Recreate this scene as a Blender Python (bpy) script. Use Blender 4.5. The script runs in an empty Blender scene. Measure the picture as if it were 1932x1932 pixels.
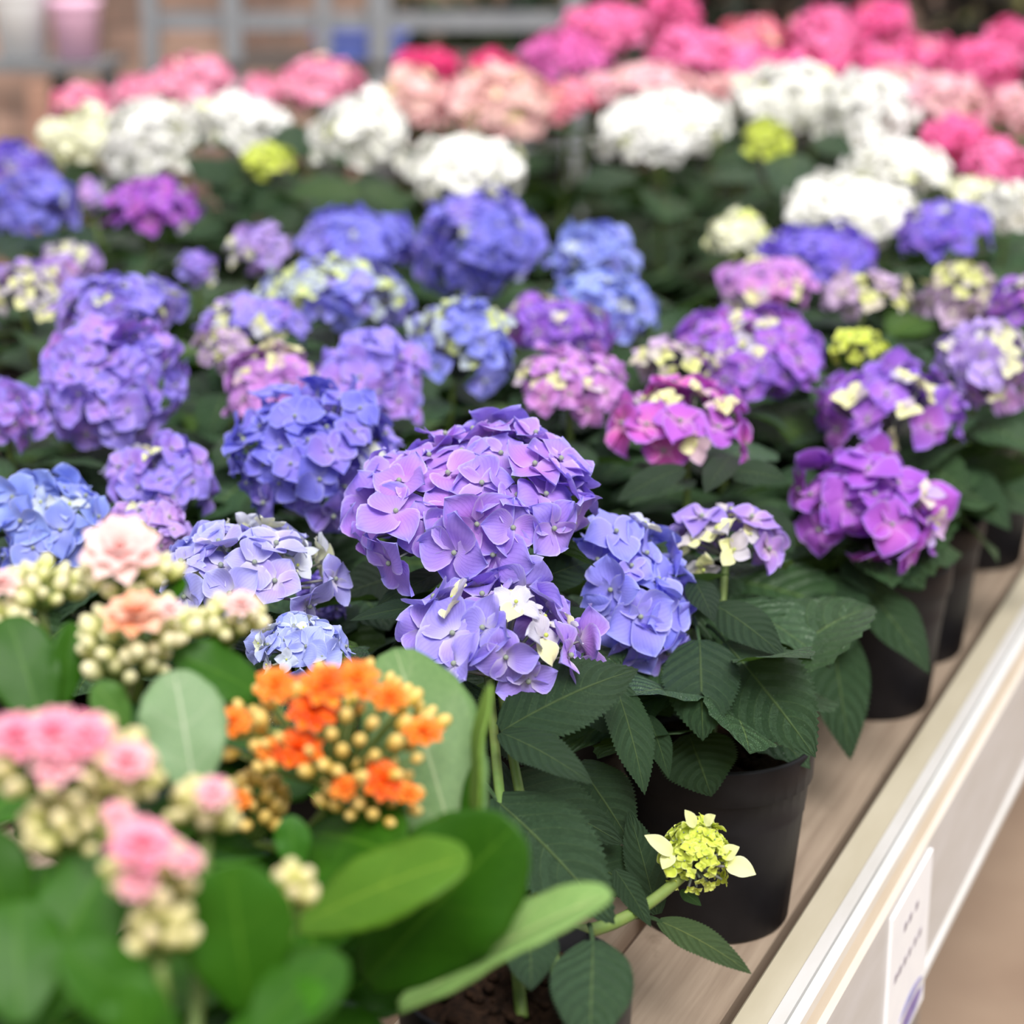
import bpy, math, random
import numpy as np
from mathutils import Matrix, Vector

# ------------------------------------------------------------------ camera, sky, sun, exposure
SC = bpy.context.scene
COL = SC.collection
FPX = 3800.0
CAM_H = 0.897
VPX, VPY = 2770.0, -220.0
PITCH = math.atan((966 - VPY) / FPX)
_d = np.array([(VPX - 966) / FPX, (966 - VPY) / FPX, 1.0])
AZ = math.atan2(_d[0], math.cos(PITCH) + _d[1] * math.sin(PITCH))
FH = np.array([-math.sin(AZ), math.cos(AZ), 0.0])
RIGHT = np.array([math.cos(AZ), math.sin(AZ), 0.0])
FWD = FH * math.cos(PITCH) + np.array([0, 0, -math.sin(PITCH)])
UP = FH * math.sin(PITCH) + np.array([0, 0, math.cos(PITCH)])
CAM = np.array([0.0, 0.0, CAM_H])

cd = bpy.data.cameras.new('camera')
cd.sensor_width = 36; cd.sensor_fit = 'HORIZONTAL'
cd.lens = FPX / 1932 * 36
cd.clip_start = 0.05; cd.clip_end = 100
cd.dof.use_dof = True
cd.dof.focus_distance = 1.62
cd.dof.aperture_fstop = cd.lens / 23.0
cam = bpy.data.objects.new('camera', cd); COL.objects.link(cam)
m = Matrix.Identity(4)
for i, v in enumerate((RIGHT, UP, -FWD)):
    for j in range(3): m[j][i] = v[j]
for j in range(3): m[j][3] = CAM[j]
cam.matrix_world = m
SC.camera = cam

w = bpy.data.worlds.new('greenhouse_daylight'); SC.world = w; w.use_nodes = True
nt = w.node_tree; nt.nodes.clear()
out = nt.nodes.new('ShaderNodeOutputWorld'); bg = nt.nodes.new('ShaderNodeBackground')
tc = nt.nodes.new('ShaderNodeTexCoord'); sx = nt.nodes.new('ShaderNodeSeparateXYZ')
rp = nt.nodes.new('ShaderNodeValToRGB')
rp.color_ramp.elements[0].position = 0.0; rp.color_ramp.elements[0].color = (.04, .036, .03, 1)
rp.color_ramp.elements[1].position = 1.0; rp.color_ramp.elements[1].color = (1, 1, 1, 1)
e = rp.color_ramp.elements.new(.5); e.color = (.17, .17, .16, 1)
e = rp.color_ramp.elements.new(.74); e.color = (.80, .81, .82, 1)
mp = nt.nodes.new('ShaderNodeMapRange'); mp.inputs[1].default_value = -1; mp.inputs[2].default_value = 1
nt.links.new(tc.outputs['Generated'], sx.inputs[0]); nt.links.new(sx.outputs['Z'], mp.inputs[0])
nt.links.new(mp.outputs[0], rp.inputs[0]); nt.links.new(rp.outputs[0], bg.inputs[0])
bg.inputs[1].default_value = .92
nt.links.new(bg.outputs[0], out.inputs[0])

sd = bpy.data.lights.new('sun', 'SUN'); sd.energy = 3.1; sd.angle = math.radians(28); sd.color = (1, .97, .93)
sun = bpy.data.objects.new('sun', sd); COL.objects.link(sun)
# high, over the aisle and slightly behind the viewer
sun.rotation_euler = Vector((-0.45, 0.54, -1.0)).to_track_quat('-Z', 'Y').to_euler()
SC.view_settings.view_transform = 'Standard'; SC.view_settings.look = 'None'
SC.view_settings.gamma = 1.0; SC.view_settings.use_curve_mapping = False
SC.view_settings.exposure = 0.44

# ------------------------------------------------------------------ helpers
rng = np.random.default_rng(7)
def P(px, py, d):
    """point at pixel (px, py) of the 1932 frame at depth d metres along the view axis"""
    return CAM + d * (FWD + RIGHT * (px - 966) / FPX - UP * (py - 966) / FPX)
def PZ(px, py, z):
    r = FWD + RIGHT * (px - 966) / FPX - UP * (py - 966) / FPX
    return CAM + r * ((z - CAM_H) / r[2])
def nrm(v): v = np.asarray(v, float); return v / (np.linalg.norm(v) + 1e-12)
def lin(c):
    c = np.asarray(c, float) / 255
    return np.where(c <= .04045, c / 12.92, ((c + .055) / 1.055) ** 2.4)
def L4(c): return (*[float(x) for x in lin(c)], 1)

class Geo:
    def __init__(s): s.V = []; s.F = []; s.C = []; s.U = []; s.n = 0
    def add(s, V, F, C=None, U=None):
        V = np.asarray(V, float); n = len(V)
        s.V.append(V)
        for f in (F if isinstance(F, list) else [F]):
            f = np.asarray(f)
            if len(f): s.F.append(f + s.n)
        s.C.append(np.broadcast_to(np.asarray((1, 1, 1) if C is None else C, float), (n, 3)))
        s.U.append(np.zeros((n, 2)) if U is None else np.asarray(U, float))
        s.n += n
    def build(s, name, mat, parent=None, origin=None, smooth=True):
        V = np.concatenate(s.V); origin = np.asarray(V.mean(0) if origin is None else origin, float)
        me = bpy.data.meshes.new(name)
        loops = np.concatenate([f.ravel() for f in s.F]).astype(np.int32)
        sizes = np.concatenate([np.full(len(f), f.shape[1]) for f in s.F]).astype(np.int32)
        me.vertices.add(len(V)); me.vertices.foreach_set('co', (V - origin).astype(np.float32).ravel())
        me.loops.add(len(loops)); me.loops.foreach_set('vertex_index', loops)
        me.polygons.add(len(sizes))
        st = np.concatenate([[0], np.cumsum(sizes)[:-1]]).astype(np.int32)
        me.polygons.foreach_set('loop_start', st); me.polygons.foreach_set('loop_total', sizes)
        me.update(calc_edges=True); me.validate()
        a = me.color_attributes.new('Col', 'FLOAT_COLOR', 'POINT')
        C = np.concatenate(s.C); a.data.foreach_set('color', np.c_[C, np.ones(len(C))].astype(np.float32).ravel())
        uv = me.uv_layers.new(name='UVMap'); U = np.concatenate(s.U)
        uv.data.foreach_set('uv', U[loops].astype(np.float32).ravel())
        me.polygons.foreach_set('use_smooth', np.full(len(sizes), bool(smooth)))
        me.materials.append(mat)
        o = bpy.data.objects.new(name, me); COL.objects.link(o)
        place(o, parent, origin)
        return o
WORLD = {}
def place(o, parent, origin):
    WORLD[o.name] = np.asarray(origin, float)
    if parent is not None:
        o.parent = parent; o.location = np.asarray(origin) - WORLD[parent.name]
    else: o.location = origin
def empty(name, loc):
    o = bpy.data.objects.new(name, None); COL.objects.link(o); o.empty_display_size = .02
    place(o, None, loc); return o
def tag(o, label=None, cat=None, group=None, kind=None):
    for k, v in (('label', label), ('category', cat), ('group', group), ('kind', kind)):
        if v: o[k] = v
    return o

def grid_f(nu, nv, base=0):
    i = np.arange(nu - 1)[:, None] * nv + np.arange(nv - 1)[None, :]
    i = i.ravel() + base
    return np.stack([i, i + nv, i + nv + 1, i + 1], 1)
def box(g, lo, hi, C=None):
    lo, hi = np.asarray(lo, float), np.asarray(hi, float)
    V = np.array([[x, y, z] for x in (0, 1) for y in (0, 1) for z in (0, 1)]) * (hi - lo) + lo
    F = np.array([[0, 1, 3, 2], [4, 6, 7, 5], [0, 4, 5, 1], [2, 3, 7, 6], [0, 2, 6, 4], [1, 5, 7, 3]])
    g.add(V, F, C)
def obox(g, c, ax, h, C=None):
    """oriented box: centre, 3 axes, half sizes"""
    V = np.array([[x, y, z] for x in (-1, 1) for y in (-1, 1) for z in (-1, 1)]) * np.asarray(h)
    V = np.asarray(c) + V @ np.asarray(ax)
    F = np.array([[0, 1, 3, 2], [4, 6, 7, 5], [0, 4, 5, 1], [2, 3, 7, 6], [0, 2, 6, 4], [1, 5, 7, 3]])
    g.add(V, F, C)
def lathe(g, prof, c=(0, 0, 0), n=40, C=None):
    a = np.linspace(0, 2 * np.pi, n, endpoint=False); prof = np.asarray(prof)
    V = np.stack([np.outer(prof[:, 0], np.cos(a)), np.outer(prof[:, 0], np.sin(a)), np.repeat(prof[:, 1][:, None], n, 1)], 2).reshape(-1, 3) + np.asarray(c)
    i = np.arange(len(prof) - 1)[:, None] * n; j = np.arange(n)[None, :]; k = (j + 1) % n
    F = np.stack([(i + j), (i + k), (i + n + k), (i + n + j)], 2).reshape(-1, 4)
    g.add(V, F, C)
def frame(t, hint=(0, 0, 1)):
    t = nrm(t); s = np.cross(t, hint)
    if np.linalg.norm(s) < 1e-4: s = np.cross(t, (1, 0, 0))
    s = nrm(s); return s, np.cross(s, t)
def tube(g, pts, rad, n=7, C=None):
    pts = np.asarray(pts, float); rad = np.broadcast_to(rad, (len(pts),))
    a = np.linspace(0, 2 * np.pi, n, endpoint=False); V = []
    for i, p in enumerate(pts):
        t = pts[min(i + 1, len(pts) - 1)] - pts[max(i - 1, 0)]
        s, u = frame(t, (.13, .31, 1) if abs(nrm(t)[2]) < .95 else (1, 0, .1))
        V.append(p + rad[i] * (np.cos(a)[:, None] * s + np.sin(a)[:, None] * u))
    V = np.concatenate(V); m_ = len(pts)
    i = np.arange(m_ - 1)[:, None] * n; j = np.arange(n)[None, :]; k = (j + 1) % n
    F = np.stack([i + j, i + n + j, i + n + k, i + k], 2).reshape(-1, 4)
    g.add(V, [F, np.arange(n)[None, :] , (np.arange(n)[::-1] + (m_ - 1) * n)[None, :]], C)
def bez(a, b, c, n):
    t = np.linspace(0, 1, n)[:, None]
    return (1 - t) ** 2 * np.asarray(a) + 2 * t * (1 - t) * np.asarray(b) + t * t * np.asarray(c)
_a = np.linspace(0, 2 * np.pi, 8, endpoint=False); _t = np.linspace(0, np.pi, 6)
BV = np.stack([np.outer(np.sin(_t), np.cos(_a)), np.outer(np.sin(_t), np.sin(_a)), np.repeat(np.cos(_t)[:, None], 8, 1)], 2).reshape(-1, 3)
_i = np.arange(5)[:, None] * 8; _j = np.arange(8)[None, :]; _k = (_j + 1) % 8
BF = np.stack([_i + _j, _i + 8 + _j, _i + 8 + _k, _i + _k], 2).reshape(-1, 4)

# ------------------------------------------------------------------ materials
class Mat:
    def __init__(s, name):
        s.m = bpy.data.materials.new(name); s.m.use_nodes = True; s.t = s.m.node_tree; s.t.nodes.clear()
        s.out = s.n('OutputMaterial'); s.b = s.n('BsdfPrincipled'); s.l(s.b.outputs[0], s.out.inputs[0])
    def n(s, k, **kw):
        x = s.t.nodes.new('ShaderNode' + k)
        for a, v in kw.items(): setattr(x, a, v)
        return x
    def l(s, a, b): s.t.links.new(a, b)
    def math(s, op, a, b=None, c=None):
        x = s.n('Math', operation=op)
        for i, v in enumerate((a, b, c)):
            if v is None: continue
            if isinstance(v, (int, float)): x.inputs[i].default_value = v
            else: s.l(v, x.inputs[i])
        return x.outputs[0]
    def noise(s, scale, detail=4, rough=.55, vec=None):
        x = s.n('TexNoise'); x.inputs['Scale'].default_value = scale; x.inputs['Detail'].default_value = detail; x.inputs['Roughness'].default_value = rough
        if vec is not None: s.l(vec, x.inputs['Vector'])
        return x.outputs['Fac']
    def mix(s, f, a, b, mode='MIX'):
        x = s.n('Mix', data_type='RGBA', blend_type=mode)
        for sock, v in ((x.inputs[0], f), (x.inputs[6], a), (x.inputs[7], b)):
            if isinstance(v, (int, float)): sock.default_value = v
            elif isinstance(v, tuple): sock.default_value = v
            else: s.l(v, sock)
        return x.outputs[2]
    def bump(s, h, strength, dist=.001):
        x = s.n('Bump'); x.inputs['Strength'].default_value = strength; x.inputs['Distance'].default_value = dist
        s.l(h, x.inputs['Height']); s.l(x.outputs[0], s.b.inputs['Normal']); return x.outputs[0]
    def ramp(s, f, stops):
        x = s.n('ValToRGB'); s.l(f, x.inputs[0]); r = x.color_ramp
        while len(r.elements) < len(stops): r.elements.new(.5)
        for e_, (p_, c_) in zip(r.elements, stops): e_.position = p_; e_.color = c_
        return x.outputs[0]
    def translucent(s, color, fac):
        t_ = s.n('BsdfTranslucent'); mx = s.n('MixShader'); mx.inputs[0].default_value = fac
        if isinstance(color, tuple): t_.inputs[0].default_value = color
        else: s.l(color, t_.inputs[0])
        s.l(s.b.outputs[0], mx.inputs[1]); s.l(t_.outputs[0], mx.inputs[2]); s.l(mx.outputs[0], s.out.inputs[0])

def mat_petal():
    M = Mat('petal'); a = M.n('Attribute', attribute_name='Col')
    uv = M.n('UVMap'); sp = M.n('SeparateXYZ'); M.l(uv.outputs[0], sp.inputs[0])
    ang = M.math('DIVIDE', M.math('SUBTRACT', sp.outputs[1], .5), M.math('ADD', sp.outputs[0], .25))
    vein = M.math('POWER', M.math('ABSOLUTE', M.math('SINE', M.math('MULTIPLY', ang, 26))), 6)
    nz = M.noise(260, 3)
    va = M.math('ABSOLUTE', M.math('MULTIPLY', M.math('SUBTRACT', sp.outputs[1], .5), 2))
    rim = M.math('MAXIMUM', M.math('MULTIPLY', M.math('SUBTRACT', va, .86), 7), M.math('MULTIPLY', M.math('SUBTRACT', sp.outputs[0], .93), 12))
    rim = M.math('MINIMUM', M.math('MAXIMUM', rim, 0), 1)
    c = M.mix(M.math('MULTIPLY', vein, .22), a.outputs['Color'], M.mix(1.0, a.outputs['Color'], (.72, .6, .86, 1), 'MULTIPLY'))
    c = M.mix(M.math('MULTIPLY', rim, .30), c, (.86, .86, 1, 1))
    c = M.mix(M.math('MULTIPLY', nz, .16), c, (.25, .12, .45, 1), 'SOFT_LIGHT')
    M.l(c, M.b.inputs['Base Color']); M.b.inputs['Roughness'].default_value = .55
    M.b.inputs['Specular IOR Level'].default_value = .25
    M.bump(M.math('ADD', nz, M.math('MULTIPLY', vein, -.5)), .2, .0008); M.translucent(c, .22); return M.m
def mat_leaf(name, base, light, vein_c, rough, nlat, trans, bumpv, spec=.5):
    M = Mat(name); uv = M.n('UVMap'); sp = M.n('SeparateXYZ'); M.l(uv.outputs[0], sp.inputs[0])
    at = M.n('Attribute', attribute_name='Col')
    v = M.math('ABSOLUTE', M.math('MULTIPLY', M.math('SUBTRACT', sp.outputs[1], .5), 2))
    u = sp.outputs[0]
    tt = M.math('SUBTRACT', M.math('MULTIPLY', u, nlat), M.math('MULTIPLY', M.math('POWER', v, 1.25), nlat * .27))
    fr = M.math('ABSOLUTE', M.math('SUBTRACT', M.math('FRACT', tt), .5))        # 0 on the vein
    lat = M.math('SUBTRACT', 1, M.math('SMOOTH_MIN', M.math('MULTIPLY', fr, 13), 1, .2))
    lat = M.math('MULTIPLY', M.math('MAXIMUM', lat, 0), M.math('SUBTRACT', 1, M.math('MULTIPLY', v, .75)))
    mid = M.math('MAXIMUM', M.math('SUBTRACT', 1, M.math('MULTIPLY', v, 22)), 0)
    vo = M.n('TexVoronoi', feature='DISTANCE_TO_EDGE'); vo.inputs['Scale'].default_value = 170
    cell = M.math('MINIMUM', M.math('MULTIPLY', vo.outputs['Distance'], 5), 1)
    f = M.noise(28, 5)
    c = M.mix(f, L4(base), L4(light))
    c = M.mix(M.math('MULTIPLY', lat, .2), c, L4(vein_c))
    c = M.mix(M.math('MULTIPLY', mid, .85), c, L4(vein_c))
    c = M.mix(1.0, c, at.outputs['Color'], 'MULTIPLY')
    M.l(c, M.b.inputs['Base Color']); M.b.inputs['Roughness'].default_value = rough
    M.b.inputs['Specular IOR Level'].default_value = spec
    h = M.math('ADD', M.math('MULTIPLY', fr, 1.6), M.math('MULTIPLY', cell, .22))
    h = M.math('SUBTRACT', h, M.math('MULTIPLY', mid, .6))
    M.bump(h, bumpv, .005)
    M.translucent(M.mix(.75, c, (.16, .36, .02, 1)), trans); return M.m
def mat_plain(name, c, rough=.5, nz=0, scale=20, c2=None, metal=0, bump=0, attr=False, trans=0, spec=.5):
    M = Mat(name)
    col = L4(c) if isinstance(c, tuple) else c
    if attr:
        a = M.n('Attribute', attribute_name='Col'); f = M.noise(scale, 4)
        col = M.mix(M.math('MULTIPLY', f, nz), a.outputs['Color'], (.5, .5, .5, 1), 'SOFT_LIGHT'); M.l(col, M.b.inputs['Base Color'])
    else:
        tcn = M.n('TexCoord'); f = M.noise(scale, 6, .6, tcn.outputs['Object'])
        k = M.ramp(f, [(.3, L4(c)), (.7, L4(c2 or c))]); col = k; M.l(k, M.b.inputs['Base Color'])
        if bump: M.bump(f, bump, .002)
    M.b.inputs['Specular IOR Level'].default_value = spec
    M.b.inputs['Roughness'].default_value = rough; M.b.inputs['Metallic'].default_value = metal
    if trans: M.translucent(col, trans)
    return M.m
def mat_wood(name, c1, c2):
    M = Mat(name); tcn = M.n('TexCoord'); mp_ = M.n('Mapping'); mp_.inputs['Scale'].default_value = (28, 1.2, 28)
    M.l(tcn.outputs['Object'], mp_.inputs[0]); f = M.noise(3, 8, .65, mp_.outputs[0])
    g_ = M.noise(14, 5, .6, tcn.outputs['Object'])
    c = M.ramp(f, [(.3, L4(c1)), (.72, L4(c2))]); sp_ = M.ramp(g_, [(.26, (.35, .3, .25, 1)), (.36, (1, 1, 1, 1))])
    c = M.mix(.6, c, sp_, 'MULTIPLY'); M.l(c, M.b.inputs['Base Color']); M.b.inputs['Roughness'].default_value = .75
    M.bump(f, .3, .001); return M.m
PETAL = mat_petal()
LEAF = mat_leaf('hydrangea_leaf', (48, 78, 54), (80, 112, 76), (130, 160, 98), .42, 8, .12, 1.0, .5)
KLEAF = mat_leaf('kalanchoe_leaf', (38, 84, 13), (62, 114, 22), (84, 132, 34), .42, 3, .2, .1, .22)
STEM = mat_plain('stem', (88, 120, 52), .5, 0, 40, (120, 135, 70))
FSTEM = mat_plain('pedicel', (105, 125, 95), .6, 0, 60, (130, 120, 130))
BUD = mat_plain('bud', (225, 222, 170), .42, attr=True, nz=.35, scale=90, trans=.15)
POT = mat_plain('black_plastic', (22, 21, 25), .5, 0, 30, (30, 29, 33), bump=.05, spec=.22)
SOIL = mat_plain('potting_soil', (18, 12, 9), .95, 0, 140, (52, 36, 26), bump=1, spec=.1)
WOOD = mat_wood('weathered_slat_wood', (132, 114, 98), (164, 146, 128))

# ------------------------------------------------------------------ setting: floor, back wall
FLZ = -0.74
def mat_floor():
    M = Mat('concrete_floor'); tcn = M.n('TexCoord'); f = M.noise(2.2, 8, .6, tcn.outputs['Object']); g_ = M.noise(9, 5, .6, tcn.outputs['Object'])
    c = M.ramp(f, [(.3, L4((134, 110, 92))), (.7, L4((160, 138, 118)))])
    c = M.mix(M.math('MULTIPLY', g_, .35), c, L4((116, 94, 80))); M.l(c, M.b.inputs['Base Color']); M.b.inputs['Roughness'].default_value = .8
    M.bump(g_, .2, .003); return M.m
g = Geo(); box(g, (-14, -4, FLZ - .1), (8, 14, FLZ)); tag(g.build('floor', mat_floor(), smooth=False), kind='structure')
def mat_brick():
    M = Mat('old_brick'); tcn = M.n('TexCoord'); b = M.n('TexBrick'); mp_ = M.n('Mapping'); mp_.inputs['Rotation'].default_value = (math.pi / 2, 0, 0)
    M.l(tcn.outputs['Object'], mp_.inputs[0]); M.l(mp_.outputs[0], b.inputs[0]); b.inputs['Scale'].default_value = 1
    b.inputs['Brick Width'].default_value = .23; b.inputs['Row Height'].default_value = .085; b.inputs['Mortar Size'].default_value = .008
    b.inputs['Color1'].default_value = L4((188, 162, 150)); b.inputs['Color2'].default_value = L4((140, 118, 108)); b.inputs['Mortar'].default_value = L4((120, 112, 106))
    f = M.noise(2.6, 3, .5, tcn.outputs['Object']); k = M.ramp(f, [(.35, L4((150, 132, 124))), (.65, L4((255, 240, 228)))])
    c = M.mix(.8, b.outputs[0], k, 'MULTIPLY'); M.l(c, M.b.inputs['Base Color']); M.b.inputs['Roughness'].default_value = .85
    M.bump(b.outputs[1], .4, -.004); return M.m
BD = 8.2
g = Geo(); c0 = np.array([*(FH * BD)[:2], FLZ]); obox(g, c0 + (0, 0, 1.6), (RIGHT, FH, (0, 0, 1)), (6, .1, 1.6))
o = g.build('wall_back', mat_brick(), origin=c0, smooth=False); tag(o, kind='structure')
# the mesh is laid along RIGHT; keep the brick courses straight by turning the object instead
o.data.transform(Matrix.Rotation(-AZ, 4, 'Z')); o.rotation_euler = (0, 0, AZ)

# ------------------------------------------------------------------ the bench
XR = PZ(1570, 1632, .03)[0]                                            # inner edge of the rail
XRIDGE = PZ(1672, 1632, .034)[0]
def z_on_x(px, py, x):
    r = FWD + RIGHT * (px - 966) / FPX - UP * (py - 966) / FPX; return (CAM + r * (x / r[0]))
ZB = z_on_x(1844, 1632, XRIDGE + .012)[2]
Y0, Y1 = .3, 4.75
XL = -2.75
bench = empty('display_bench', (XR - 1, 2.5, FLZ)); tag(bench, 'long slatted wooden plant bench with a pale grey metal edge rail', 'bench')
g = Geo(); x = XR - .022
while x > XL:
    w_ = .112 + rng.uniform(-.004, .004)
    n = 2
    box(g, (x - w_, Y0, -.022), (x, Y1, 0)); x -= w_ + .016
g.build('slat_top', WOOD, bench, smooth=False)
g = Geo()
for y in np.arange(Y0 + .2, Y1, .7): box(g, (XL, y - .03, -.085), (XR, y + .03, -.0225))
g.build('cross_beam', mat_plain('beam_wood', (70, 58, 48), .8, 0, 20, (90, 76, 62)), bench, smooth=False)
METAL = mat_plain('bench_metal', (150, 150, 150), .45, 0, 15, (165, 165, 165), .6)
for y in (Y0 + .35, 2.4, Y1 - .3):
    for x in (XL + .1, XR - .1):
        g = Geo(); box(g, (x - .03, y - .03, FLZ), (x + .03, y + .03, -.085)); g.build('leg', METAL, bench, smooth=False)
def mat_rail():
    M = Mat('painted_rail'); tcn = M.n('TexCoord'); at = M.n('Attribute', attribute_name='Col'); mp_ = M.n('Mapping'); mp_.inputs['Scale'].default_value = (9, 2, 9)
    M.l(tcn.outputs['Object'], mp_.inputs[0]); f = M.noise(3, 7, .6, mp_.outputs[0]); k = M.ramp(f, [(.3, (.80, .78, .72, 1)), (.65, (1, 1, 1, 1))])
    c = M.mix(.6, at.outputs['Color'], k, 'MULTIPLY'); M.l(c, M.b.inputs['Base Color']); M.b.inputs['Roughness'].default_value = .42; M.bump(f, .05, .001); return M.m
BE, GR, WH, TN = lin((186, 177, 157)), lin((204, 201, 200)), lin((218, 218, 218)), lin((216, 202, 182))
wt = XRIDGE - XR
prof = [(XR, -.03, BE), (XR, .028, BE), (XR + .002, .030, BE), (XR + wt * .58, .030, BE), (XR + wt * .60, .0312, GR), (XR + wt * .85, .0315, GR), (XR + wt * .93, .035, WH),
        (XRIDGE, .035, WH), (XRIDGE + .004, .030, WH), (XRIDGE + .005, .022, TN), (XRIDGE + .007, .008, TN), (XRIDGE + .012, .003, GR), (XRIDGE + .012, ZB + .012, GR),
        (XRIDGE + .016, ZB + .009, WH), (XRIDGE + .016, ZB, WH), (XR + .01, ZB, GR), (XR + .01, -.03, GR), (XR, -.03, BE)]
g = Geo(); ys = np.linspace(Y0, Y1, 12); V = []; C = []
# every strip of the profile keeps its own paint colour
for (a, b) in zip(prof[:-1], prof[1:]):
    VV = np.array([[q[0], y, q[1]] for y in ys for q in (a, b)]); g.add(VV, grid_f(len(ys), 2), a[2] if a[2] is b[2] else (a[2] + b[2]) / 2)
rail = g.build('edge_rail', mat_rail(), bench, smooth=False)
XF = XRIDGE + .012
# the card stuck to the rail's face
CARD = mat_plain('white_card', (244, 244, 246), .5, 0, 30, (238, 238, 242)); INK = mat_plain('grey_ink', (150, 140, 150), .6, 0, 200, (176, 168, 176)); BLU = mat_plain('blue_print', (120, 130, 190), .6, 0, 60, (176, 166, 206)); LILAC = mat_plain('violet_print', (120, 104, 160), .6, 0, 60, (140, 122, 180))
a, b = z_on_x(1672, 1845, XF), z_on_x(1748, 1690, XF); ya, yb = a[1], b[1]
zt = z_on_x(1676, 1740, XF)[2]; zt = min(zt, .0); zb = z_on_x(1750, 1868, XF + .004)[2]
g = Geo(); box(g, (XF, ya, zb), (XF + .0035, yb, zt)); card = g.build('price_card', CARD, rail, smooth=False); card['label'] = 'white card with two faint lines of writing and a blue mark'
# writing on the card: two short lines running along the rail and an oval mark low down
def stroke(g, ax_y, ax_z, bx_y, bx_z, h=.0016):
    p, q = np.array([XF + .0037, ax_y, ax_z]), np.array([XF + .0037, bx_y, bx_z]); d = q - p
    obox(g, (p + q) / 2, (nrm(d), np.cross((1, 0, 0), nrm(d)), (1, 0, 0)), (np.linalg.norm(d) / 2, h, .0003))
g = Geo(); W_, H_ = yb - ya, zt - zb
def cy(t): return ya + W_ * t
def cz(t): return zb + H_ * t
for r_, words in ((.80, (.30, .42, .58)), (.56, (.12, .22, .34, .46, .60, .72))):
    for q in words:
        for k in range(3): stroke(g, cy(q + .025 * k), cz(r_ - .02), cy(q + .025 * k + .012), cz(r_ + .03), .0013)
        stroke(g, cy(q), cz(r_), cy(q + .075), cz(r_ + .005), .0012)
g.build('card_writing', INK, card, smooth=False)
def oval(g, y, z, ry, rz, th):
    a_ = np.linspace(0, 2 * np.pi, 24, endpoint=False)
    V = np.concatenate([np.c_[np.full(24, XF + t_), y + ry * np.cos(a_), z + rz * np.sin(a_)] for t_ in (.0035, .0035 + th)])
    j_ = np.arange(24); k_ = (j_ + 1) % 24
    g.add(V, [np.stack([j_, k_, k_ + 24, j_ + 24], 1), (j_ + 24)[None, :]])
g = Geo(); oval(g, cy(.62), cz(.14), W_ * .34, H_ * .11, .0004); g.build('card_mark', BLU, card, smooth=False)
g = Geo(); oval(g, cy(.64), cz(.12), W_ * .24, H_ * .05, .0007); g.build('card_mark', LILAC, card, smooth=False)

# ------------------------------------------------------------------ plant generators
def depth_at(py):
    ys_ = [-60, 30, 80, 160, 250, 400, 500, 640, 720, 800, 900, 960, 1100, 1250]
    ds_ = [4.55, 4.25, 4.0, 3.75, 3.4, 2.95, 2.7, 2.37, 2.2, 2.05, 1.9, 1.8, 1.66, 1.58]
    return float(np.interp(py, ys_, ds_))

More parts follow.
